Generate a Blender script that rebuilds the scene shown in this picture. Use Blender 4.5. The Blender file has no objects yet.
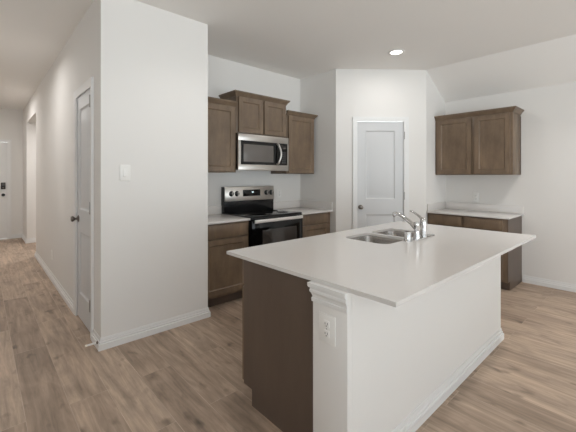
import bpy, bmesh, math
from mathutils import Vector

S = bpy.context.scene
COL = S.collection

# ------------------------------------------------------------------ camera
cd = bpy.data.cameras.new('camera')
cam = bpy.data.objects.new('camera', cd)
COL.objects.link(cam)
cam.location = (0, 0, 1.37)
cam.rotation_euler = (math.radians(90), 0, -math.radians(42.288))
cd.sensor_width = 36
cd.lens = 338.29 / 576 * 36
cd.shift_y = -(216 - 176.3) / 576
cd.clip_start = 0.02
S.camera = cam

# ------------------------------------------------------------------ world, daylight, exposure
SKY = 4.25
OVERCAST = (.44, .485, .52, 1)
LOWER_FILL = (1.66, 1.81, 1.89, 1)
DAY_POWER = 1.0
LAMP_W = 8.0
S.view_settings.view_transform = 'Standard'
S.view_settings.look = 'None'
S.view_settings.gamma = 1
S.view_settings.use_curve_mapping = False
S.view_settings.exposure = 0.07
S.cycles.use_denoising = True
S.cycles.max_bounces = 16
S.cycles.diffuse_bounces = 10
S.cycles.sample_clamp_indirect = 8

world = bpy.data.worlds.new('daylight')
S.world = world
world.use_nodes = True
bg = world.node_tree.nodes['Background']
bg.inputs[1].default_value = SKY
# overcast sky above, added brighter glow below the horizon to lift the ceiling
_n = world.node_tree.nodes
_l = world.node_tree.links
_tc = _n.new('ShaderNodeTexCoord')
_sx = _n.new('ShaderNodeSeparateXYZ')
_mr = _n.new('ShaderNodeMapRange')
_mr.inputs[1].default_value = -.08
_mr.inputs[2].default_value = .08
_mx = _n.new('ShaderNodeMix')
_mx.data_type = 'RGBA'
_mx.inputs[6].default_value = LOWER_FILL
_mx.inputs[7].default_value = OVERCAST
_l.new(_tc.outputs['Generated'], _sx.inputs[0])
_l.new(_sx.outputs[2], _mr.inputs[0])
_l.new(_mr.outputs[0], _mx.inputs[0])
_l.new(_mx.outputs[2], bg.inputs[0])


def portal(name, loc, rot, sx, sy):
    d = bpy.data.lights.new(name, 'AREA')
    d.shape = 'RECTANGLE'
    d.size = sx
    d.size_y = sy
    d.cycles.is_portal = True
    o = bpy.data.objects.new(name, d)
    o.location = loc
    o.rotation_euler = rot
    COL.objects.link(o)
    return o


BACK = -4.5          # wall behind the camera, with windows added for daylight
LEFT = -2.6          # far left wall of the living area
BACK_WIN = [(-2.0, -0.2), (0.4, 2.2), (2.9, 4.7)]
WZ0, WZ1 = 0.04, 2.30  # unseen windows, made floor-length so more daylight reaches the lower walls
LEFT_WIN = [(-3.6, -1.4)]  # added out of view to light the faces turned left
for (a, b) in BACK_WIN:
    portal('window_daylight', ((a + b) / 2, BACK - .16, (WZ0 + WZ1) / 2), (math.radians(90), 0, 0), b - a, WZ1 - WZ0)
for (a, b) in LEFT_WIN:
    portal('window_daylight', (LEFT - .16, (a + b) / 2, (WZ0 + WZ1) / 2), (math.radians(90), 0, math.radians(-90)), b - a, WZ1 - WZ0)


# ------------------------------------------------------------------ materials
def lin(c):
    return tuple(((v / 255) / 12.92 if v / 255 <= .04045 else ((v / 255 + .055) / 1.055) ** 2.4) for v in c)


def mat(name, rgb, rough=.5, metal=0, spec=.5, bump=None, var=None, coat=0):
    m = bpy.data.materials.new(name)
    m.use_nodes = True
    nt = m.node_tree
    b = nt.nodes['Principled BSDF']
    c = lin(rgb) + (1,)
    b.inputs['Base Color'].default_value = c
    b.inputs['Roughness'].default_value = rough
    b.inputs['Metallic'].default_value = metal
    b.inputs['Specular IOR Level'].default_value = spec
    b.inputs['Coat Weight'].default_value = coat
    tc = nt.nodes.new('ShaderNodeTexCoord')
    if bump:
        n = nt.nodes.new('ShaderNodeTexNoise')
        n.inputs['Scale'].default_value = bump[0]
        n.inputs['Detail'].default_value = 3
        nt.links.new(tc.outputs['Object'], n.inputs['Vector'])
        bp = nt.nodes.new('ShaderNodeBump')
        bp.inputs['Strength'].default_value = bump[1]
        bp.inputs['Distance'].default_value = .01
        nt.links.new(n.outputs['Fac'], bp.inputs['Height'])
        nt.links.new(bp.outputs['Normal'], b.inputs['Normal'])
    if var:
        # var = (scale vector, amount): soft material mottling
        mp = nt.nodes.new('ShaderNodeMapping')
        mp.inputs['Scale'].default_value = var[0]
        nt.links.new(tc.outputs['Object'], mp.inputs['Vector'])
        n = nt.nodes.new('ShaderNodeTexNoise')
        n.inputs['Scale'].default_value = 1
        n.inputs['Detail'].default_value = 6
        n.inputs['Roughness'].default_value = .65
        nt.links.new(mp.outputs['Vector'], n.inputs['Vector'])
        r = nt.nodes.new('ShaderNodeValToRGB')
        k = var[1]
        r.color_ramp.elements[0].position = .3
        r.color_ramp.elements[1].position = .72
        r.color_ramp.elements[0].color = tuple(v * (1 - k) for v in c[:3]) + (1,)
        r.color_ramp.elements[1].color = tuple(min(1, v * (1 + k)) for v in c[:3]) + (1,)
        nt.links.new(n.outputs['Fac'], r.inputs['Fac'])
        nt.links.new(r.outputs['Color'], b.inputs['Base Color'])
    return m


def emis(name, rgb, s):
    m = bpy.data.materials.new(name)
    m.use_nodes = True
    b = m.node_tree.nodes['Principled BSDF']
    b.inputs['Base Color'].default_value = (1, 1, 1, 1)
    b.inputs['Emission Color'].default_value = lin(rgb) + (1,)
    b.inputs['Emission Strength'].default_value = s
    return m


def glass_mat():
    m = bpy.data.materials.new('window_glass')
    m.use_nodes = True
    nt = m.node_tree
    nt.nodes.clear()
    o = nt.nodes.new('ShaderNodeOutputMaterial')
    t = nt.nodes.new('ShaderNodeBsdfTransparent')
    g = nt.nodes.new('ShaderNodeBsdfGlossy')
    g.inputs['Roughness'].default_value = .02
    x = nt.nodes.new('ShaderNodeMixShader')
    x.inputs[0].default_value = .06
    nt.links.new(t.outputs[0], x.inputs[1])
    nt.links.new(g.outputs[0], x.inputs[2])
    nt.links.new(x.outputs[0], o.inputs[0])
    return m


def floor_mat():
    m = bpy.data.materials.new('oak_plank_floor')
    m.use_nodes = True
    nt = m.node_tree
    N = nt.nodes.new
    L = nt.links.new
    b = nt.nodes['Principled BSDF']
    tc = N('ShaderNodeTexCoord')
    mp = N('ShaderNodeMapping')
    mp.inputs['Rotation'].default_value = (0, 0, math.radians(90))
    mp.inputs['Location'].default_value = (0.3, 0.018, 0)
    L(tc.outputs['Generated'], mp.inputs['Vector'])
    geo = N('ShaderNodeNewGeometry')
    L(geo.outputs['Position'], mp.inputs['Vector'])
    br = N('ShaderNodeTexBrick')
    br.offset = .37
    br.offset_frequency = 2
    br.inputs['Scale'].default_value = 1
    br.inputs['Mortar Size'].default_value = .0016
    br.inputs['Mortar Smooth'].default_value = .2
    br.inputs['Bias'].default_value = 0
    br.inputs['Brick Width'].default_value = 1.52
    br.inputs['Row Height'].default_value = .207
    br.inputs['Color1'].default_value = lin((184, 163, 144)) + (1,)
    br.inputs['Color2'].default_value = lin((158, 138, 121)) + (1,)
    br.inputs['Mortar'].default_value = lin((194, 174, 156)) + (1,)
    L(mp.outputs['Vector'], br.inputs['Vector'])
    # long grain, jittered per plank by the plank colour
    sep = N('ShaderNodeSeparateColor')
    L(br.outputs['Color'], sep.inputs[0])
    add = N('ShaderNodeVectorMath')
    add.operation = 'MULTIPLY_ADD'
    cmb = N('ShaderNodeCombineXYZ')
    L(sep.outputs[0], cmb.inputs[0])
    L(sep.outputs[1], cmb.inputs[1])
    add.inputs[1].default_value = (60, 40, 0)
    L(cmb.outputs[0], add.inputs[0])
    L(geo.outputs['Position'], add.inputs[2])
    def noise(scale, detail, rough, dist=0):
        q = N('ShaderNodeMapping')
        q.inputs['Scale'].default_value = scale
        L(add.outputs[0], q.inputs['Vector'])
        n = N('ShaderNodeTexNoise')
        n.inputs['Scale'].default_value = 1
        n.inputs['Detail'].default_value = detail
        n.inputs['Roughness'].default_value = rough
        n.inputs['Distortion'].default_value = dist
        L(q.outputs[0], n.inputs['Vector'])
        return n
    g1 = noise((30, 2.2, 1), 8, .65, .6)
    g2 = noise((7, 2.2, 1), 4, .55, 1.2)
    g3 = noise((9, 5, 1), 2, .5)
    def ramp(n, p0, c0, p1, c1):
        r = N('ShaderNodeValToRGB')
        r.color_ramp.elements[0].position = p0
        r.color_ramp.elements[1].position = p1
        r.color_ramp.elements[0].color = (c0, c0, c0, 1)
        r.color_ramp.elements[1].color = (c1, c1, c1, 1)
        L(n.outputs['Fac'], r.inputs['Fac'])
        return r
    r1 = ramp(g1, .3, .66, .7, 1.22)
    r2 = ramp(g2, .28, .76, .7, 1.16)
    r3 = ramp(g3, .24, .45, .38, 1.0)
    cur = br.outputs['Color']
    for r in (r1, r2, r3):
        mx = N('ShaderNodeMix')
        mx.data_type = 'RGBA'
        mx.blend_type = 'MULTIPLY'
        mx.inputs[0].default_value = 1
        L(cur, mx.inputs[6])
        L(r.outputs['Color'], mx.inputs[7])
        cur = mx.outputs[2]
    L(cur, b.inputs['Base Color'])
    b.inputs['Roughness'].default_value = .5
    b.inputs['Specular IOR Level'].default_value = .35
    bp = N('ShaderNodeBump')
    bp.inputs['Strength'].default_value = .15
    bp.inputs['Distance'].default_value = .002
    L(g1.outputs['Fac'], bp.inputs['Height'])
    L(bp.outputs['Normal'], b.inputs['Normal'])
    return m


M = dict(
    wall=mat('wall_paint', (226, 224, 221), .85, spec=.25, bump=(260, .05)),
    ceil=mat('ceiling_paint', (240, 238, 235), .9, spec=.2, bump=(160, .10)),
    trim=mat('white_trim_paint', (226, 226, 225), .4),
    door=mat('white_door_paint', (206, 207, 208), .42),
    floor=floor_mat(),
    wood=mat('brown_stained_wood', (114, 96, 78), .40, var=((9, 9, 3.2), .30)),
    wood_dark=mat('shade_darkened_wood', (92, 78, 68), .38, var=((9, 9, 2), .10)),  # same cabinet wood, colour darkened for sides turned from the light
    wood_edge=mat('grey_door_edge', (126, 122, 122), .4),
    gap=mat('cabinet_interior_shadow_board', (52, 42, 36), .7),
    quartz=mat('white_quartz', (214, 211, 208), .16, var=((160, 160, 160), .012)),
    steel=mat('brushed_stainless', (196, 192, 187), .30, 1, bump=(300, .02)),
    sink=mat('sink_steel', (176, 172, 168), .26, 1),
    handle=mat('bright_handle_steel', (236, 234, 231), .4, .35),
    chrome=mat('chrome', (215, 215, 215), .07, 1),
    black=mat('black_enamel', (20, 20, 21), .22),
    blackglass=mat('black_glass', (8, 8, 9), .06, spec=.35, coat=.1),
    ovenglass=mat('oven_window_glass', (62, 58, 55), .08, spec=.4, coat=.1),
    mwglass=mat('microwave_window_mesh', (104, 99, 95), .22),
    ring=mat('burner_marking', (70, 70, 72), .2),
    button=mat('keypad_grey', (92, 92, 92), .5),
    nickel=mat('satin_nickel', (120, 114, 108), .3, 1),
    hinge=mat('hinge_nickel', (170, 168, 165), .35, 1),
    plastic=mat('white_plastic', (234, 233, 230), .35),
    slot=mat('dark_slot', (60, 58, 56), .6),
    lockblack=mat('black_lock_finish', (24, 24, 25), .35),
    rubber=mat('white_rubber', (236, 228, 214), .6),
    led=emis('lamp_lens', (255, 248, 238), 9.0),
    digit=emis('clock_glow', (190, 225, 230), .8),
    glass=glass_mat(),
)

# ------------------------------------------------------------------ mesh helpers
WL = {}


class Fr:
    """plane frame: u along the plane, v up, w out of it"""
    def __init__(s, o, u, w):
        s.o, s.u, s.w = Vector(o), Vector(u), Vector(w)

    def __call__(s, u, v, w=0):
        return s.o + s.u * u + s.w * w + Vector((0, 0, v))


def FY(y):
    return Fr((0, y, 0), (1, 0, 0), (0, -1, 0))     # faces -Y, u = X


def FYp(y):
    return Fr((0, y, 0), (1, 0, 0), (0, 1, 0))      # faces +Y, u = X


def FX(x):
    return Fr((x, 0, 0), (0, 1, 0), (-1, 0, 0))     # faces -X, u = Y


def ID(x, y, z=0):
    return Vector((x, y, z))


class MB:
    def __init__(s):
        s.bm = bmesh.new()

    def _merge(s, b, bevel=0, seg=2):
        bmesh.ops.recalc_face_normals(b, faces=b.faces)
        if bevel:
            es = [e for e in b.edges if len(e.link_faces) == 2 and e.calc_face_angle(0) > .5]
            bmesh.ops.bevel(b, geom=es, offset=bevel, segments=seg, affect='EDGES', clamp_overlap=True, profile=.5)
        me = bpy.data.meshes.new('t')
        b.to_mesh(me)
        b.free()
        s.bm.from_mesh(me)
        bpy.data.meshes.remove(me)

    def hexa(s, P, bevel=0):
        b = bmesh.new()
        v = [b.verts.new(p) for p in P]
        for f in ((0, 1, 3, 2), (4, 6, 7, 5), (0, 4, 5, 1), (2, 3, 7, 6), (0, 2, 6, 4), (1, 5, 7, 3)):
            b.faces.new([v[i] for i in f])
        s._merge(b, bevel)
        return s

    def box(s, x0, x1, y0, y1, z0, z1, bevel=0, F=None):
        """F given: x=u, y=w (out), z=v"""
        f = (lambda a, c, d: F(a, d, c)) if F else (lambda a, c, d: Vector((a, c, d)))
        return s.hexa([f(a, c, d) for a in (x0, x1) for c in (y0, y1) for d in (z0, z1)], bevel)

    def slab(s, F, us, vs, w0, w1, panels, insets, bevel=0):
        """slab whose front (w1) is a grid; listed cells get stepped insets"""
        b = bmesh.new()
        g = [[b.verts.new(F(u, v, w1)) for v in vs] for u in us]
        B = [[b.verts.new(F(u, v, w0)) for v in vs] for u in us]
        cells = {}
        nu, nv = len(us), len(vs)
        for i in range(nu - 1):
            for j in range(nv - 1):
                cells[i, j] = b.faces.new((g[i][j], g[i + 1][j], g[i + 1][j + 1], g[i][j + 1]))
                b.faces.new((B[i][j], B[i][j + 1], B[i + 1][j + 1], B[i + 1][j]))
        for i in range(nu - 1):
            b.faces.new((g[i][0], B[i][0], B[i + 1][0], g[i + 1][0]))
            b.faces.new((g[i][-1], g[i + 1][-1], B[i + 1][-1], B[i][-1]))
        for j in range(nv - 1):
            b.faces.new((g[0][j], g[0][j + 1], B[0][j + 1], B[0][j]))
            b.faces.new((g[-1][j], B[-1][j], B[-1][j + 1], g[-1][j + 1]))
        bmesh.ops.recalc_face_normals(b, faces=b.faces)
        for c in panels:
            for th, dp in insets:
                bmesh.ops.inset_region(b, faces=[cells[c]], thickness=th, depth=dp, use_even_offset=True)
        s._merge(b)
        return s

    def shaker(s, F, u0, u1, v0, v1, w0=0, t=.02, rail=.055):
        return s.slab(F, [u0, u0 + rail, u1 - rail, u1], [v0, v0 + rail, v1 - rail, v1], w0, w0 + t, [(1, 1)],
                      [(.002, -.003), (.005, -.003), (.002, -.005)])

    def sweep(s, path, prof, mp=ID, caps=True):
        """profile (offset to the right of the path, height) mitred along a 2-D path"""
        pts = [Vector(p) for p in path]
        n = []
        for i in range(len(pts) - 1):
            d = (pts[i + 1] - pts[i]).normalized()
            n.append(Vector((d.y, -d.x)))
        b = bmesh.new()
        rows = []
        for i, p in enumerate(pts):
            if i == 0:
                m = n[0]
            elif i == len(pts) - 1:
                m = n[-1]
            else:
                m = (n[i - 1] + n[i]) / (1 + n[i - 1].dot(n[i]))
            rows.append([b.verts.new(mp(p.x + m.x * o, p.y + m.y * o, h)) for o, h in prof])
        k = len(prof)
        for i in range(len(rows) - 1):
            for j in range(k):
                b.faces.new((rows[i][j], rows[i][(j + 1) % k], rows[i + 1][(j + 1) % k], rows[i + 1][j]))
        if caps:
            b.faces.new(rows[0])
            b.faces.new(rows[-1][::-1])
        s._merge(b)
        return s

    def prism(s, poly, z0, z1, bevel=0, mp=ID):
        b = bmesh.new()
        a = [b.verts.new(mp(p[0], p[1], z0)) for p in poly]
        c = [b.verts.new(mp(p[0], p[1], z1)) for p in poly]
        b.faces.new(a[::-1])
        b.faces.new(c)
        for i in range(len(poly)):
            j = (i + 1) % len(poly)
            b.faces.new((a[i], a[j], c[j], c[i]))
        s._merge(b, bevel)
        return s

    def tube(s, pts, rad, seg=14, caps=True):
        pts = [Vector(p) for p in pts]
        if not hasattr(rad, '__len__'):
            rad = [rad] * len(pts)
        b = bmesh.new()
        rows = []
        prev = None
        for i, p in enumerate(pts):
            d = (pts[min(i + 1, len(pts) - 1)] - pts[max(i - 1, 0)]).normalized()
            if prev is None:
                ref = Vector((0, 0, 1)) if abs(d.z) < .9 else Vector((1, 0, 0))
                x = d.cross(ref).normalized()
            else:
                x = (prev - d * prev.dot(d)).normalized()
            prev = x
            y = d.cross(x)
            rows.append([b.verts.new(p + (x * math.cos(2 * math.pi * k / seg) + y * math.sin(2 * math.pi * k / seg)) * rad[i]) for k in range(seg)])
        for i in range(len(rows) - 1):
            for k in range(seg):
                f = b.faces.new((rows[i][k], rows[i][(k + 1) % seg], rows[i + 1][(k + 1) % seg], rows[i + 1][k]))
                f.smooth = True
        if caps:
            b.faces.new(rows[0][::-1])
            b.faces.new(rows[-1])
        s._merge(b)
        return s

    def lathe(s, c, prof, axis=(0, 0, 1), seg=28):
        """prof: (radius, distance along axis) from the base point c"""
        a = Vector(axis).normalized()
        ref = Vector((0, 0, 1)) if abs(a.z) < .9 else Vector((1, 0, 0))
        x = a.cross(ref).normalized()
        y = a.cross(x)
        c = Vector(c)
        b = bmesh.new()
        rows = []
        for r, h in prof:
            if r < 1e-6:
                rows.append([b.verts.new(c + a * h)])
            else:
                rows.append([b.verts.new(c + a * h + (x * math.cos(2 * math.pi * k / seg) + y * math.sin(2 * math.pi * k / seg)) * r) for k in range(seg)])
        for i in range(len(rows) - 1):
            p, q = rows[i], rows[i + 1]
            for k in range(seg):
                l = (k + 1) % seg
                if len(p) == 1 and len(q) == 1:
                    continue
                if len(p) == 1:
                    f = b.faces.new((p[0], q[l], q[k]))
                elif len(q) == 1:
                    f = b.faces.new((p[k], p[l], q[0]))
                else:
                    f = b.faces.new((p[k], p[l], q[l], q[k]))
                f.smooth = True
        if len(rows[0]) > 1:
            b.faces.new(rows[0][::-1])
        if len(rows[-1]) > 1:
            b.faces.new(rows[-1])
        s._merge(b)
        return s

    def build(s, name, material, parent=None, **props):
        bm = s.bm
        lo = Vector([min(v.co[i] for v in bm.verts) for i in range(3)])
        hi = Vector([max(v.co[i] for v in bm.verts) for i in range(3)])
        base = Vector(((lo.x + hi.x) / 2, (lo.y + hi.y) / 2, lo.z))
        bmesh.ops.translate(bm, verts=bm.verts, vec=-base)
        me = bpy.data.meshes.new(name)
        bm.to_mesh(me)
        bm.free()
        me.materials.append(M[material])
        o = bpy.data.objects.new(name, me)
        COL.objects.link(o)
        # smooth faces keep crisp edges where the angle is large
        me.set_sharp_from_angle(angle=math.radians(40))
        if parent:
            o.parent = parent
            o.location = base - WL[parent.name]
        else:
            o.location = base
        WL[o.name] = base
        for k, v in props.items():
            o[k] = v
        return o


def thing(name, loc, label, category, group=None):
    o = bpy.data.objects.new(name, None)
    COL.objects.link(o)
    o.location = loc
    o.empty_display_size = .1
    WL[o.name] = Vector(loc)
    o['label'] = label
    o['category'] = category
    if group:
        o['group'] = group
    return o


def struct(o, label, category):
    o['kind'] = 'structure'
    o['label'] = label
    o['category'] = category
    return o


# ------------------------------------------------------------------ layout constants (metres)
H = 2.85
XH = .704           # hallway wall face
YS = 2.97           # switch wall face
XS1 = 1.643         # right end of the switch wall
YR = 3.70           # range wall face
XC = 3.62           # wall right of the range run
YC = 3.0
XD, YD = 4.59, 2.187
XR = 5.21           # right wall face
HR = 2.489          # top of right wall
T = .12
YE = 7.17           # hallway opening, near jamb
YJ = 8.72           # hallway opening, far jamb
YF = 9.6            # far wall
XHL = -.75          # hallway left wall

# ------------------------------------------------------------------ setting
struct(MB().box(LEFT - T, XR + T, BACK - T, YF + T, -.1, 0).build('floor', 'floor'),
       'greyish brown oak plank floor running down the hallway and around the island', 'floor')

c = MB()
c.box(LEFT - T, XD, BACK - T, YF + T, H, H + .1)
k = (HR - H) / (XR - XD)
x1 = XR + T
c.prism([(XD, H), (x1, H + k * (x1 - XD)), (x1, H + .1), (XD, H + .1)], BACK - T, YD + T, mp=lambda a, b_, d: Vector((a, d, b_)))
struct(c.build('ceiling', 'ceil'), 'flat white ceiling with a sloped strip above the right wall', 'ceiling')

# hallway wall with its door opening, the header over the side opening and the far stub
D1A, D1B, D1H = 3.256, 3.862, 2.14
w = MB()
w.box(XH, XH + T, YS + T, D1A - .02, 0, H)
w.box(XH, XH + T, D1A - .02, D1B + .02, D1H + .02, H)
w.box(XH, XH + T, D1B + .02, YE, 0, H)
w.box(XH, XH + T, YE, YJ, 2.47, H)
w.box(XH, XH + T, YJ, YF, 0, H)
struct(w.build('wall_hall', 'wall'), 'long white hallway wall with a closed door and an opening further back', 'wall')
struct(MB().box(XH, XS1, YS, YS + T, 0, H).build('wall_front', 'wall'), 'white wall end with the light switch, left of the kitchen', 'wall')
struct(MB().box(XS1 - T, XS1, YS + T, YR, 0, H).build('wall_return', 'wall'), 'short white wall at the left end of the cooking run', 'wall')
struct(MB().box(XS1 - T, XC + T, YR, YR + T, 0, H).build('wall_back', 'wall'), 'white wall behind the range and microwave', 'wall')
struct(MB().box(XC, XC + T, YC, YR, 0, H).build('wall_side', 'wall'), 'shaded short wall right of the range run', 'wall')

A = Vector((XC, YC, 0))
Bv = Vector((XD, YD, 0))
LD = (Bv - A).length
ud = (Bv - A).normalized()
wd = Vector((ud.y, -ud.x, 0))            # towards the camera
FD = Fr(A, ud, wd)
D2A, D2B, D2H = .292, .951, 2.128
w = MB()
w.box(0, D2A - .02, -T, 0, 0, H, F=FD)
w.box(D2A - .02, D2B + .02, -T, 0, D2H + .02, H, F=FD)
w.box(D2B + .02, LD, -T, 0, 0, H, F=FD)
struct(w.build('wall_pantry', 'wall'), 'diagonal white wall holding the pantry door', 'wall')
struct(MB().box(XD, XR, YD, YD + T, 0, H).build('wall_nook', 'wall'), 'narrow white wall between the pantry corner and the right wall', 'wall')
struct(MB().box(XR, XR + T, BACK, YD + T, 0, HR + .02).build('wall_right', 'wall'), 'low white right wall behind the two brown cabinets', 'wall')
# far end of the hallway
D3A, D3B, D3H = -.50, .444, 2.115
w = MB()
w.box(XHL - T, D3A - .02, YF, YF + T, 0, H)
w.box(D3A - .02, D3B + .02, YF, YF + T, D3H + .02, H)
w.box(D3B + .02, XH + T, YF, YF + T, 0, H)
struct(w.build('wall_far', 'wall'), 'white wall at the far end of the hallway around the front door', 'wall')
struct(MB().box(XH + T, 3.0, YJ, YJ + T, 0, H).build('wall_passage', 'wall'), 'bright white wall inside the opening off the hallway', 'wall')
struct(MB().box(XH + T, 3.0, YE - T, YE, 0, H).build('wall_passage_near', 'wall'), 'near wall of the passage off the hallway', 'wall')
struct(MB().box(3.0, 3.0 + T, YE - T, YJ + T, 0, H).build('wall_passage_end', 'wall'), 'end wall of the passage off the hallway', 'wall')
struct(MB().box(XHL - T, XHL, YS, YF, 0, H).build('wall_hall_left', 'wall'), 'white left wall of the hallway', 'wall')
struct(MB().box(LEFT - T, XHL - T, YS, YS + T, 0, H).build('wall_living', 'wall'), 'white wall of the living area left of the hallway', 'wall')


def windowed_wall(name, F, u0, u1, wins, label, num):
    m = MB()
    edges = [u0] + [e for a, b in wins for e in (a, b)] + [u1]
    for i in range(0, len(edges), 2):
        m.box(edges[i], edges[i + 1], -T, 0, 0, H, F=F)
    for a, b in wins:
        m.box(a, b, -T, 0, 0, WZ0, F=F)
        m.box(a, b, -T, 0, WZ1, H, F=F)
    struct(m.build(name, 'wall'), label, 'wall')
    for i, (a, b) in enumerate(wins):
        fr = MB()
        for q in ((a, a + .05, WZ0, WZ1), (b - .05, b, WZ0, WZ1), (a + .05, b - .05, WZ0, WZ0 + .05), (a + .05, b - .05, WZ1 - .05, WZ1), ((a + b) / 2 - .02, (a + b) / 2 + .02, WZ0 + .05, WZ1 - .05)):
            fr.box(q[0], q[1], -.09, -.04, q[2], q[3], F=F)
        o = struct(fr.build('window_%d' % (num + i), 'trim'), 'added unseen white framed window for daylight', 'window')
        MB().box(a + .05, b - .05, -.067, -.063, WZ0 + .05, WZ1 - .05, F=F).build('pane', 'glass', o)


windowed_wall('wall_rear', FYp(BACK), LEFT, XR, BACK_WIN, 'white wall with added tall windows behind the camera', 1)
windowed_wall('wall_left', Fr((LEFT, 0, 0), (0, 1, 0), (1, 0, 0)), BACK, YS, LEFT_WIN, 'white wall with an added window left of the living area', 4)

# baseboards: profile mitred around corners (path runs with the room on its right-hand side)
BB = [(0, 0), (.020, 0), (.020, .046), (.012, .050), (.013, .064), (.007, .067), (.008, .076), (.005, .084), (.004, .092), (0, .092)]


def base(name, path, label):
    return struct(MB().sweep(path, BB).build(name, 'trim'), label, 'baseboard')


CW = .066                  # casing width
base('baseboard_front', [(XH, D1A - CW), (XH, YS), (XS1, YS), (XS1, 3.075)], 'white baseboard wrapping the foot of the switch wall')
base('baseboard_hall', [(XH + T, YE), (XH, YE), (XH, D1B + CW)], 'white baseboard along the hallway wall beyond the door')
base('baseboard_far', [(D3B + CW, YF), (XH, YF), (XH, YJ), (3.0, YJ)], 'white baseboard at the far end of the hallway')
base('baseboard_pantry', [(A.x + ud.x * (D2B + CW), A.y + ud.y * (D2B + CW)), (XD, YD)], 'white baseboard right of the pantry door')
base('baseboard_right', [(XR, 1.195), (XR, BACK)], 'white baseboard along the right wall')
base('baseboard_hall_left', [(XHL, YS), (XHL, YF), (D3A - CW, YF)], 'white baseboard along the left side of the hallway')

# casings round the doors
CP = [(-.004, 0), (-.004, .010), (.004, .014), (.02, .014), (.03, .017), (.05, .019), (CW - .004, .019), (CW - .004, 0)]


def casing(num, F, u0, u1, h, label):
    m = MB().sweep([(u1, 0), (u1, h), (u0, h), (u0, 0)], CP, mp=lambda a, b_, d: F(a, b_, d))
    # jamb lining and stop
    m.box(u0 - .02, u0 - .004, -T, .0, 0, h + .004, F=F)
    m.box(u1 + .004, u1 + .02, -T, .0, 0, h + .004, F=F)
    m.box(u0 - .02, u1 + .02, -T, .0, h + .004, h + .02, F=F)
    return struct(m.build('trim_%d' % num, 'trim'), label, 'door casing')


casing(1, FX(XH), D1A, D1B, D1H, 'white casing around the hallway wall door')
casing(2, FD, D2A, D2B, D2H, 'white casing around the pantry door')
casing(3, FY(YF), D3A, D3B, D3H, 'white casing around the front door')

RAISED = [(.004, -.006), (.010, -.006), (.010, .0), (.032, .009)]


def panel_door(num, F, u0, u1, h, rec, label, stile=.115, low=.25, mid0=.84, mid1=1.055, top=.122):
    m = MB().slab(F, [u0, u0 + stile, u1 - stile, u1], [.012, low, mid0, mid1, h - top, h], -rec - .036, -rec,
                  [(1, 1), (1, 3)], RAISED)
    return struct(m.build('door_%d' % num, 'trim' if num == 3 else 'door'), label, 'door')


def knob(F, u, v, w, parent, material='nickel', name='door_knob'):
    o = MB().lathe(F(u, v, w), [(.032, 0), (.032, .006), (.026, .010), (.012, .013), (.011, .030), (.018, .036), (.027, .046), (.028, .055), (.022, .064), (0, .067)], axis=F.w).build(name, material, parent)
    return o


def hinge(F, u, v, w, parent):
    m = MB().tube([F(u, v - .045, w), F(u, v + .045, w)], .0065, 10)
    m.tube([F(u, v + .045, w), F(u, v + .053, w)], [.008, .004], 10)
    m.tube([F(u, v - .053, w), F(u, v - .045, w)], [.004, .008], 10)
    return m.build('hinge', 'hinge', parent)


d1 = panel_door(1, FX(XH), D1A, D1B, D1H - .005, .003, 'closed white two panel door in the hallway wall beside the switch wall', stile=.10)
knob(FX(XH), D1B - .06, .96, -.003, d1)
for v in (.27, 1.10, 2.01):
    hinge(FX(XH), D1A - .001, v, .016, d1)
d2 = panel_door(2, FD, D2A, D2B, D2H - .005, .010, 'closed white two panel pantry door in the diagonal corner', stile=.125)
knob(FD, D2A + .052, .945, -.010, d2)
MB().box(D2A - .001, D2A + .003, -.012, .0005, .92, .975, F=FD).build('latch_plate', 'nickel', d2)
for v in (.25, 1.10, 1.935):
    hinge(FD, D2B + .001, v, .013, d2)
d3 = panel_door(3, FY(YF), D3A, D3B, D3H - .005, .010, 'white front door with black lock at the end of the hallway', stile=.14)
knob(FY(YF), D3B - .075, .965, -.010, d3, 'lockblack')
m = MB().box(D3B - .115, D3B - .038, -.010, .026, 1.09, 1.235, .008, F=FY(YF))
lk = m.build('keypad_lock', 'lockblack', d3)
MB().box(D3B - .103, D3B - .05, .026, .029, 1.165, 1.222, .002, F=FY(YF)).build('keypad', 'button', lk)
MB().lathe(FY(YF)(D3B - .0765, 1.125, .026), [(.017, 0), (.017, .006), (.012, .009), (0, .009)], axis=(0, -1, 0)).build('keyhole', 'nickel', lk)

# ------------------------------------------------------------------ recessed ceiling lights
def ceiling_light(x, y, label, watts, spread=130):
    t = thing('ceiling_light', (x, y, H), label, 'ceiling light', 'recessed ceiling lights')
    MB().lathe((x, y, H), [(.095, 0), (.095, -.004), (.085, -.010), (.068, -.010), (.066, -.003), (.066, 0)]).build('trim_ring', 'trim', t)
    MB().lathe((x, y, H), [(.064, -.0005), (.062, -.004), (0, -.005)]).build('lens', 'led', t)
    d = bpy.data.lights.new('downlight', 'AREA')
    d.shape = 'DISK'
    d.size = .125
    d.energy = watts
    d.color = (1, .975, .95)
    d.spread = math.radians(spread)
    o = bpy.data.objects.new('downlight', d)
    COL.objects.link(o)
    o.location = (0, 0, -.012)
    o.parent = t


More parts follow.
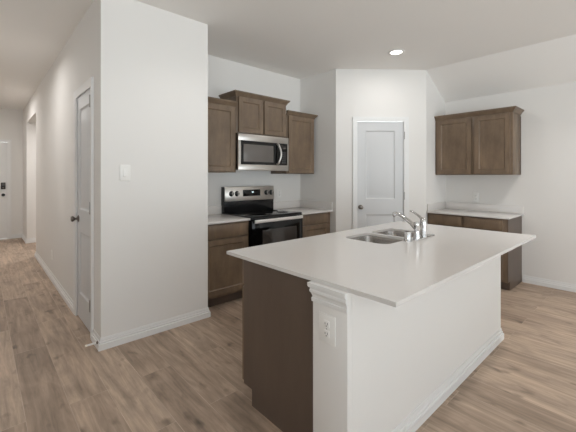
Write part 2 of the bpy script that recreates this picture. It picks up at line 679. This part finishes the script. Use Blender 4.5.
ceiling_light(3.66, 2.11, 'lit round recessed light in the ceiling before the pantry door', LAMP_W * .55, 175)
ceiling_light(3.72, .36, 'lit round recessed light in the ceiling over the far end of the island', LAMP_W * 1.4)
ceiling_light(1.45, .42, 'added unseen recessed light in the ceiling over the near end of the island', LAMP_W * .3, 170)  # extra lamp out of view, added for brightness
ceiling_light(1.45, 2.11, 'added unseen recessed light in the ceiling over the aisle before the range', LAMP_W * .4)  # extra lamp out of view, added to brighten the range wall
ceiling_light(-.05, 4.8, 'lit round recessed light in the hallway ceiling beside the hallway wall door', LAMP_W * 1.25, 165)
ceiling_light(-.05, 7.7, 'lit round recessed light in the hallway ceiling by the side opening', LAMP_W * 1.9, 175)
ceiling_light(1.5, 7.95, 'added unseen recessed light in the passage ceiling off the hallway', LAMP_W * 1.6)  # unseen lamp added to light the passage wall

# ------------------------------------------------------------------ cooking run
G_UP = 'brown wall cabinets over the cooking run'
YFC = 3.37          # face of the wall cabinets
R0, R1 = 2.230, 3.025   # range bay
CROWN = [(0, -.006), (.006, -.006), (.006, .004), (.012, .008), (.016, .020), (.032, .038), (.034, .042), (.040, .044), (.040, .058), (0, .058)]


def wall_cabinet(F, u0, u1, v0, v1, depth, doors, label, crown_path, crown_z, base_pt, group=None, back_strip=None):
    t = thing('wall_cabinet', base_pt, label, 'cabinet', group)
    m = MB()
    m.box(u0, u1, -depth, 0, v0, v1, .002, F=F)
    m.build('carcass', 'wood', t)
    for a, b in doors:
        MB().shaker(F, a, b, v0 + .012, v1 - .022, .004, .019).build('door', 'wood', t)
    if back_strip:
        MB().box(back_strip[0], back_strip[1], -depth, -depth + .016, v0 + .001, v1 - .03, F=F).build('back_edge_strip', 'wood_dark', t)  # thin darker strip along the back edge of the cabinet side
    MB().sweep(crown_path, [(o, z + crown_z) for o, z in CROWN]).build('crown_moulding', 'wood', t)
    return t


F = FY(YFC)
wall_cabinet(F, XS1 + .003, 2.232, 1.415, 2.20, YR - YFC - .001, [(XS1 + .03, 2.205)],
             'brown single door wall cabinet left of the microwave',
             [(XS1 + .003, YFC), (2.232, YFC)], 2.187, (1.94, 3.53, 1.415), G_UP)
wall_cabinet(F, 2.236, 3.03, 1.885, 2.34, YR - YFC - .001, [(2.262, 2.622), (2.646, 3.006)],
             'raised brown two door wall cabinet directly above the microwave',
             [(2.236, YR - .001), (2.236, YFC), (3.03, YFC), (3.03, YR - .001)], 2.322, (2.63, 3.53, 1.885), G_UP)
wall_cabinet(F, 3.034, 3.574, 1.405, 2.21, YR - YFC - .001, [(3.06, 3.548)],
             'brown single door wall cabinet right of the microwave',
             [(3.034, YFC), (3.574, YFC), (3.574, YR - .001)], 2.195, (3.30, 3.53, 1.405), G_UP, back_strip=(3.5742, 3.579))

# microwave under the raised cabinet
YM = 3.31
t = thing('microwave', (2.63, 3.5, 1.445), 'stainless steel microwave with black window hung under the raised cabinet', 'microwave')
FM = FY(YM)
a, b = 2.228, 3.022
MB().box(a + .004, b - .004, YM + .03, YR - .002, 1.46, 1.883, .003).build('body', 'black', t)
fr = MB()
W_ = b - a
fr.box(a, b, -.03, 0, 1.795, 1.875, .003, F=FM)
fr.box(a, b, -.03, 0, 1.440, 1.512, .003, F=FM)
fr.box(a, a + .035, -.03, -.0005, 1.512, 1.795, F=FM)
fr.box(b - .022, b, -.03, -.0005, 1.512, 1.795, F=FM)
dr = fr.build('front_frame', 'steel', t)
MB().box(a + .035, b - .022, -.03, -.004, 1.512, 1.795, F=FM).build('door', 'blackglass', t)
MB().box(a + .075, a + .535, -.004, -.002, 1.545, 1.755, .0008, F=FM).build('window', 'mwglass', t)
hp = [FM(a + .60, 1.528, -.004), FM(a + .601, 1.535, .018)] + [FM(a + .602 + .022 * math.sin(math.pi * i / 10), 1.54 + .232 * i / 10, .022 + .022 * math.sin(math.pi * i / 10)) for i in range(11)] + [FM(a + .601, 1.777, .018), FM(a + .60, 1.784, -.004)]
MB().tube(hp, .0135, 12).build('handle', 'steel', t)
kp = MB()
for i in range(6):
    for j in range(3):
        kp.box(a + .683 + j * .022, a + .697 + j * .022, -.004, -.002, 1.54 + i * .026, 1.552 + i * .026, F=FM)
kp.build('keypad', 'button', t)
MB().box(a + .68, a + .75, -.004, -.003, 1.725, 1.765, F=FM).build('display', 'ovenglass', t)
vg = MB()
vg.box(a + .08, a + .36, YM + .06, YM + .22, 1.452, 1.461)
vg.box(a + .44, a + .70, YM + .06, YM + .22, 1.452, 1.461)
vg.build('vent_filter', 'button', t)

# base cabinets
CT = .903            # cooking-run counter top
G_LO = 'brown base cabinets along the cooking run'


def base_cabinet(F, u0, u1, top, depth, rows, label, cat_loc, group=None, toe=.105, toe_rec=.07, panel=None, name='base_cabinet'):
    """rows: list of (kind, u0, u1, v0, v1)"""
    t = thing(name, cat_loc, label, 'cabinet', group)
    MB().box(u0, u1, -depth, 0, toe, top, .002, F=F).build('carcass', 'wood', t)
    MB().box(u0 + .001, u1 - .001, -depth, -toe_rec, 0, toe, F=F).build('toe_kick', 'wood_dark', t)
    for kd, a, b, c0, c1 in rows:
        if kd == 'drawer':
            MB().box(a, b, .004, .023, c0, c1, .002, F=F).build('drawer', 'wood', t)
        else:
            MB().shaker(F, a, b, c0, c1, .004, .019).build('door', 'wood', t)
    return t


FB = FY(3.105)
base_cabinet(FB, XS1 + .003, R0 - .004, CT - .025, YR - 3.105 - .001,
             [('drawer', XS1 + .02, R0 - .024, .728, .862), ('door', XS1 + .02, R0 - .024, .135, .708)],
             'brown base cabinet left of the range, one drawer over one door', (1.94, 3.4, 0), G_LO)
base_cabinet(FB, R1 + .004, 3.585, CT - .025, YR - 3.105 - .001,
             [('drawer', 3.062, 3.56, .742, .866), ('door', 3.062, 3.56, .135, .722)],
             'brown base cabinet right of the range, mostly behind the island', (3.31, 3.4, 0), G_LO)
MB().box(3.586, XC - .001, 3.105, 3.125, 0, CT - .025).build(
    'filler_strip', 'wood', None, label='narrow brown filler strip between right base cabinet and side wall', category='filler strip')

# cooking-run worktops, each with an upstand
t = thing('countertop', (1.94, 3.4, CT - .024), 'short white quartz worktop left of the range', 'countertop', 'white quartz worktops')
MB().box(XS1 + .002, R0 - .002, 3.07, YR - .001, CT - .024, CT, .003).build('slab', 'quartz', t)
MB().box(XS1 + .002, R0 - .002, YR - .021, YR - .001, CT, CT + .10, .002).build('upstand', 'quartz', t)
t = thing('countertop', (3.32, 3.4, CT - .024), 'short white quartz worktop right of the range', 'countertop', 'white quartz worktops')
MB().box(R1 + .002, XC - .001, 3.055, YR - .001, CT - .024, CT, .003).build('slab', 'quartz', t)
MB().box(R1 + .002, XC - .022, YR - .021, YR - .001, CT, CT + .10, .002).build('upstand', 'quartz', t)
MB().box(XC - .021, XC - .001, 3.056, YR - .001, CT, CT + .105, .002).build('upstand', 'quartz', t)

# range
t = thing('range', (2.635, 3.38, 0), 'black and stainless steel electric range between the two base cabinets', 'range')
YG = 3.06
FG = FY(YG)
MB().box(R0, R1, YG + .05, YR - .005, .012, CT - .006, .003).build('body', 'black', t)
ck = MB()
ck.box(R0 - .001, R1 + .001, YG + .005, 3.625, CT - .004, CT + .014, .004)
ckt = ck.build('cooktop', 'blackglass', t)
for (bx, by, br_) in ((2.44, 3.22, .11), (2.83, 3.22, .08), (2.44, 3.47, .08), (2.83, 3.47, .11)):
    for q in (br_,):
        MB().lathe((bx, by, CT + .0142), [(q, 0), (q, .0006), (q - .006, .0006), (q - .006, 0)]).build('burner', 'ring', ckt)
# backguard
MB().box(R0, R1, 3.625, YR - .004, CT, 1.236, .004).build('backguard', 'black', t)
cp = MB().hexa([Vector(p) for p in [(R0 + .004, 3.606, 1.055), (R0 + .004, 3.616, 1.238), (R0 + .004, 3.66, 1.055), (R0 + .004, 3.66, 1.238),
                                    (R1 - .004, 3.606, 1.055), (R1 - .004, 3.616, 1.238), (R1 - .004, 3.66, 1.055), (R1 - .004, 3.66, 1.238)]], .003).build('control_panel', 'steel', t)
FP = FY(3.612)
MB().box(R0 + .27, R0 + .55, -.004, .003, 1.11, 1.195, .002, F=FP).build('display', 'blackglass', cp)
MB().box(R0 + .41, R0 + .44, .003, .004, 1.155, 1.172, F=FP).build('clock_readout', 'digit', cp)
for u in (.095, .178, .655, .738):
    kn = MB().lathe(FP(R0 + u, 1.15, -.001), [(.034, 0), (.034, .004), (.027, .006), (.025, .024), (.021, .027), (0, .027)], axis=(0, -1, 0)).build('knob', 'black', cp)
    MB().box(R0 + u - .004, R0 + u + .004, .026, .032, 1.128, 1.174, .0015, F=FP).build('pointer', 'steel', kn)
# front
MB().box(R0 + .002, R1 - .002, -.05, 0, .878, CT - .002, .003, F=FG).build('front_rail', 'black', t)
od = MB().box(R0 + .003, R1 - .003, -.05, .012, .225, .872, .004, F=FG).build('oven_door', 'blackglass', t)
MB().box(R0 + .15, R1 - .11, .012, .0135, .36, .755, .0006, F=FG).build('window', 'ovenglass', od)
hd = MB().box(R0 + .022, R1 - .030, .030, .052, .845, .882, .006, F=FG)
hd.box(R0 + .04, R0 + .065, .010, .035, .850, .876, .003, F=FG)
hd.box(R1 - .075, R1 - .05, .010, .035, .850, .876, .003, F=FG)
hd.build('handle', 'handle', od)
MB().box(R0 + .003, R1 - .003, -.05, .010, .055, .216, .004, F=FG).build('storage_drawer', 'black', t)
for fx in (R0 + .05, R1 - .05):
    for fy in (YG + .10, YR - .07):
        MB().lathe((fx, fy, 0), [(.018, 0), (.018, .012), (.010, .014), (.010, .03)], seg=12).build('foot', 'black', t)

# ------------------------------------------------------------------ right wall cabinets
XU = 4.87
FU = FX(XU)
wall_cabinet(FU, 1.222, YD - .003, 1.39, 2.178, XR - XU - .001, [(1.25, 1.658), (1.70, 2.150)],
             'brown two door wall cabinet alone on the right wall', [(XU, YD - .003), (XU, 1.222), (XR - .001, 1.222)],
             2.172, (5.04, 1.7, 1.39), back_strip=(1.217, 1.2218))
CR = .885
FRb = FX(4.62)
t = base_cabinet(FRb, 1.215, YD - .003, CR - .022, XR - 4.62 - .001,
                 [('drawer', 1.26, 1.69, .72, .845), ('drawer', 1.725, 2.155, .72, .845), ('door', 1.26, 1.69, .13, .70), ('door', 1.725, 2.155, .13, .70)],
                 'dark brown base cabinet against the right wall, two drawers over two doors', (4.9, 1.7, 0), toe_rec=.075)
MB().prism([(4.62, .105), (4.695, .105), (4.695, 0), (XR - .002, 0), (XR - .002, CR - .023), (4.62, CR - .023)], 1.208, 1.2145, mp=lambda a, b_, d: Vector((a, d, b_))).build('end_panel', 'wood_dark', t)
t = thing('countertop', (4.9, 1.7, CR - .022), 'white quartz worktop on the base cabinet against the right wall', 'countertop', 'white quartz worktops')
MB().box(4.585, XR - .001, 1.188, YD - .001, CR - .022, CR, .003).build('slab', 'quartz', t)
MB().box(XR - .021, XR - .001, 1.192, YD - .001, CR, CR + .10, .002).build('upstand', 'quartz', t)
MB().box(4.60, XR - .022, YD - .021, YD - .001, CR, CR + .10, .002).build('upstand', 'quartz', t)

# ------------------------------------------------------------------ island
ZI = .89
IX0, IX1 = 1.2, 3.245
IY0, IY1 = .903, 1.722
YW = 1.106            # back of the half wall
t = thing('kitchen_island', (2.2, 1.3, 0), 'long kitchen island with white half wall front and brown end panel coloured darker for shade', 'island')
SK = (2.10, 2.83, 1.295, 1.735)       # sink cut-out x0 x1 y0 y1
cab = MB()
cab.box(IX0 + .012, SK[0] - .03, YW, IY1 - .001, .10, ZI - .021)
cab.box(SK[1] + .03, IX1 - .012, YW, IY1 - .001, .10, ZI - .021)
cab.box(SK[0] - .03, SK[1] + .03, YW, IY1 - .001, .10, .62)
cab.box(SK[0] - .03, SK[1] + .03, IY1 - .02, IY1 - .001, .62, ZI - .021)
cab.box(SK[0] - .03, SK[1] + .03, YW, YW + .018, .62, ZI - .021)
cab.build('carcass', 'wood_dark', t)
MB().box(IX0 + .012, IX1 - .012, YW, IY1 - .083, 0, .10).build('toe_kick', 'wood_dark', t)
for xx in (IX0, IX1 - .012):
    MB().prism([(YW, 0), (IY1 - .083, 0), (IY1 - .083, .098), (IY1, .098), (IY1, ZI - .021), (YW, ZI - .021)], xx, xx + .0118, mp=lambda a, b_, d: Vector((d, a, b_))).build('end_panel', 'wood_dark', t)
FI = FYp(IY1)
n_ = 4
wdt = (IX1 - IX0 - .02) / n_
for i in range(n_):
    u = IX0 + .001 + i * wdt
    MB().shaker(FI, u + .002, u + wdt - .004, .115, .69, .001, .02).build('door', 'wood', t)
    MB().box(u + .002, u + wdt - .004, .001, .021, .71, ZI - .035, .002, F=FI).build('drawer', 'wood', t)
hw = MB().box(IX0, IX1, IY0, YW, 0, ZI - .021)
hw.build('half_wall', 'wall', t)
XP = 1.166
MB().box(XP, IX0, IY0, YW, 0, ZI - .021, .001).build('end_post', 'wall', t)
CAP = [(0, 0), (.007, 0), (.009, .006), (.009, .018), (.004, .020), (.004, .026), (.008, .034), (.014, .042), (.020, .046), (.020, .056), (.017, .058), (.017, .064), (.026, .066), (.031, .074), (.031, .088), (0, .088)]
MB().sweep([(IX0 - .0005, YW), (XP, YW), (XP, IY0)], [(o * .62, z + ZI - .110) for o, z in CAP]).build('post_capital', 'trim', t)
MB().sweep([(IX0 - .0005, YW), (XP, YW), (XP, IY0), (IX1, IY0), (IX1, YW)], BB).build('baseboard', 'trim', t)

# island worktop with the sink opening
t = thing('countertop', (2.2, 1.3, ZI - .020), 'large white quartz worktop on the kitchen island with an undermount sink', 'countertop', 'white quartz worktops')
OX0, OX1, OY0, OY1 = 1.171, 3.335, .677, 1.874


def rr(x0, x1, y0, y1, r, n=6):
    P = []
    for cx, cy, a0 in ((x1 - r, y1 - r, 0), (x0 + r, y1 - r, 90), (x0 + r, y0 + r, 180), (x1 - r, y0 + r, 270)):
        for i in range(n + 1):
            an = math.radians(a0 + 90 * i / n)
            P.append((cx + r * math.cos(an), cy + r * math.sin(an)))
    return P


BOWLS = [(2.10, 2.435, 1.29, 1.68), (2.47, 2.815, 1.305, 1.685)]


def slab_with_holes(outer, holes, z0, z1):
    """rectangular slab: bridge grid strips; holes are rounded rectangles inside it"""
    b = bmesh.new()
    def loop(pts, z):
        vs = [b.verts.new((p[0], p[1], z)) for p in pts]
        es = [b.edges.new((vs[i], vs[(i + 1) % len(vs)])) for i in range(len(vs))]
        return vs, es
    both = []
    for z in (z0, z1):
        E = []
        V = []
        for pts in [outer] + holes:
            v, e = loop(pts, z)
            V.append(v)
            E += e
        bmesh.ops.triangle_fill(b, edges=E, use_beauty=True, use_dissolve=False)
        both.append(V)
    for lv, hv in zip(both[0], both[1]):
        for i in range(len(lv)):
            j = (i + 1) % len(lv)
            b.faces.new((lv[i], lv[j], hv[j], hv[i]))
    return b


mb = MB()
b_ = slab_with_holes([(OX0, OY0), (OX1, OY0), (OX1, OY1), (OX0, OY1)], [rr(*q, .07) for q in BOWLS], ZI - .020, ZI)
mb._merge(b_)
mb.build('slab', 'quartz', t)

# sink: two steel bowls hanging under the opening
t = thing('sink', (2.48, 1.51, ZI - .21), 'double bowl stainless steel sink set under the island worktop', 'sink')
for q, dep in zip(BOWLS, (.19, .19)):
    bm = bmesh.new()
    rows = []
    for (ins, z) in ((-.012, -.0215), (.002, -.0215), (.006, -.04), (.012, -dep + .03), (.03, -dep + .006), (.06, -dep)):
        rows.append([bm.verts.new((p[0], p[1], ZI + z)) for p in rr(q[0] + ins, q[1] - ins, q[2] + ins, q[3] - ins, max(.03, .07 - ins * .4))])
    for i in range(len(rows) - 1):
        for j in range(len(rows[0])):
            l = (j + 1) % len(rows[0])
            f = bm.faces.new((rows[i][j], rows[i][l], rows[i + 1][l], rows[i + 1][j]))
            f.smooth = True
    bm.faces.new(rows[-1])
    bmesh.ops.recalc_face_normals(bm, faces=bm.faces)
    bmesh.ops.solidify(bm, geom=bm.faces[:], thickness=.0012)
    mbb = MB()
    mbb._merge(bm)
    bo = mbb.build('bowl', 'sink', t)
    MB().lathe(((q[0] + q[1]) / 2, (q[2] + q[3]) / 2, ZI - dep + .0002), [(.045, 0), (.043, .003), (.03, .002), (.012, .0015), (0, .0015)]).build('drain', 'chrome', bo)

# faucet: base plate, spout body, low spout, lever body
t = thing('faucet', (2.55, 1.235, ZI), 'chrome low arc kitchen faucet behind the island sink', 'faucet')
fy = 1.235
mb = MB()
mb.prism([(p[0], p[1]) for p in rr(2.385, 2.70, fy - .03, fy + .03, .029)], ZI, ZI + .012, .003)
mb.build('base_plate', 'chrome', t)
mb = MB().lathe((2.435, fy, ZI + .011), [(.026, 0), (.025, .02), (.021, .035), (.020, .09), (.0225, .097), (.0225, .112), (.019, .122), (0, .127)])
mb.build('spout_body', 'chrome', t)
sp = [(2.435, fy + .008, ZI + .090), (2.443, fy + .045, ZI + .120), (2.453, fy + .10, ZI + .152), (2.463, fy + .15, ZI + .174), (2.471, fy + .19, ZI + .184), (2.476, fy + .212, ZI + .180)]
so = MB().tube(sp, [.017, .0155, .013, .0125, .0135, .013], 14).build('spout', 'chrome', t)
MB().lathe((2.475, fy + .206, ZI + .188), [(.013, 0), (.0165, -.006), (.017, -.022), (.0145, -.032), (.010, -.034), (0, -.034)], seg=18).build('aerator', 'chrome', so)
hb = MB().lathe((2.542, fy, ZI + .011), [(.027, 0), (.026, .03), (.024, .09), (.025, .11), (.022, .132), (.012, .146), (0, .15)]).build('handle_body', 'chrome', t)
lv = [(2.542, fy + .002, ZI + .140), (2.546, fy + .03, ZI + .165), (2.553, fy + .075, ZI + .190), (2.56, fy + .105, ZI + .200), (2.563, fy + .12, ZI + .201)]
MB().tube(lv, [.013, .0095, .007, .0075, .005], 12).build('lever', 'chrome', hb)
t = thing('side_sprayer', (2.335, 1.255, ZI), 'short chrome cylinder beside the faucet at the sink corner', 'sprayer')
MB().lathe((2.335, 1.255, ZI), [(.030, 0), (.030, .006), (.026, .008), (.0255, .066), (.022, .072), (0, .073)]).build('cup', 'chrome', t)
MB().lathe((2.335, 1.255, ZI + .073), [(.016, 0), (.014, .006), (0, .007)], seg=18).build('cap', 'nickel', t)

# ------------------------------------------------------------------ wall plates
def outlet(F, u, v, label, w_=.076, h_=.122, w0=0.0):
    p = F(u, v - h_ / 2, w0)
    t = thing('wall_outlet', p, label, 'outlet')
    MB().box(u - w_ / 2, u + w_ / 2, w0, w0 + .006, v - h_ / 2, v + h_ / 2, .003, F=F).build('cover_plate', 'plastic', t)
    for s_ in (-1, 1):
        cv = v + s_ * .022
        r = MB().box(u - .016, u + .016, w0 + .0055, w0 + .009, cv - .0155, cv + .0155, .005, F=F).build('receptacle', 'plastic', t)
        sl = MB()
        sl.box(u - .0085, u - .0060, w0 + .0088, w0 + .0094, cv - .003, cv + .007, F=F)
        sl.box(u + .0060, u + .0085, w0 + .0088, w0 + .0094, cv - .003, cv + .006, F=F)
        sl.box(u - .0025, u + .0025, w0 + .0088, w0 + .0094, cv - .011, cv - .007, F=F)
        sl.build('slots', 'slot', r)
    MB().lathe(F(u, v, w0 + .006), [(.003, 0), (.003, .0012), (0, .0015)], axis=F.w, seg=10).build('screw', 'hinge', t)
    return t


outlet(FX(XP), 1.015, .68, 'white wall outlet on the white end post of the island', .10, .132)
outlet(FY(YR), 3.19, 1.125, 'white wall outlet above the worktop right of the range')
outlet(FX(XR), 1.757, 1.075, 'white wall outlet under the two door wall cabinet on the right wall')
outlet(FX(XH), 5.43, .33, 'white wall outlet low on the hallway wall')
FSW = FY(YS)
t = thing('light_switch', (.883, YS, 1.335), 'white rocker light switch on the wall left of the kitchen', 'light switch')
MB().box(.843, .925, 0, .009, 1.335, 1.465, .003, F=FSW).build('cover_plate', 'plastic', t)
MB().hexa([FSW(u, v, w) for u in (.867, .901) for w, v in ((.006, 1.367), (.006, 1.433), (.019, 1.369), (.011, 1.431))], .001).build('rocker', 'plastic', t)

# spring door stop on the baseboard by the corner
t = thing('door_stop', (XH - .018, 2.995, .055), 'small spring door stop with white tip on the corner baseboard', 'door stop')
MB().lathe((XH - .0165, 2.995, .055), [(.013, 0), (.013, .004), (.007, .009), (.006, .014)], axis=(-1, 0, 0), seg=14).build('mount', 'nickel', t)
sp = []
for i in range(97):
    an = 2 * math.pi * i / 7
    sp.append((XH - .028 - .062 * i / 96, 2.995 + .0055 * math.cos(an), .055 + .0055 * math.sin(an)))
MB().tube(sp, .0024, 6).build('spring', 'trim', t)
MB().lathe((XH - .089, 2.995, .055), [(.006, 0), (.0085, .002), (.0085, .012), (.006, .015), (0, .0155)], axis=(-1, 0, 0), seg=14).build('tip', 'rubber', t)
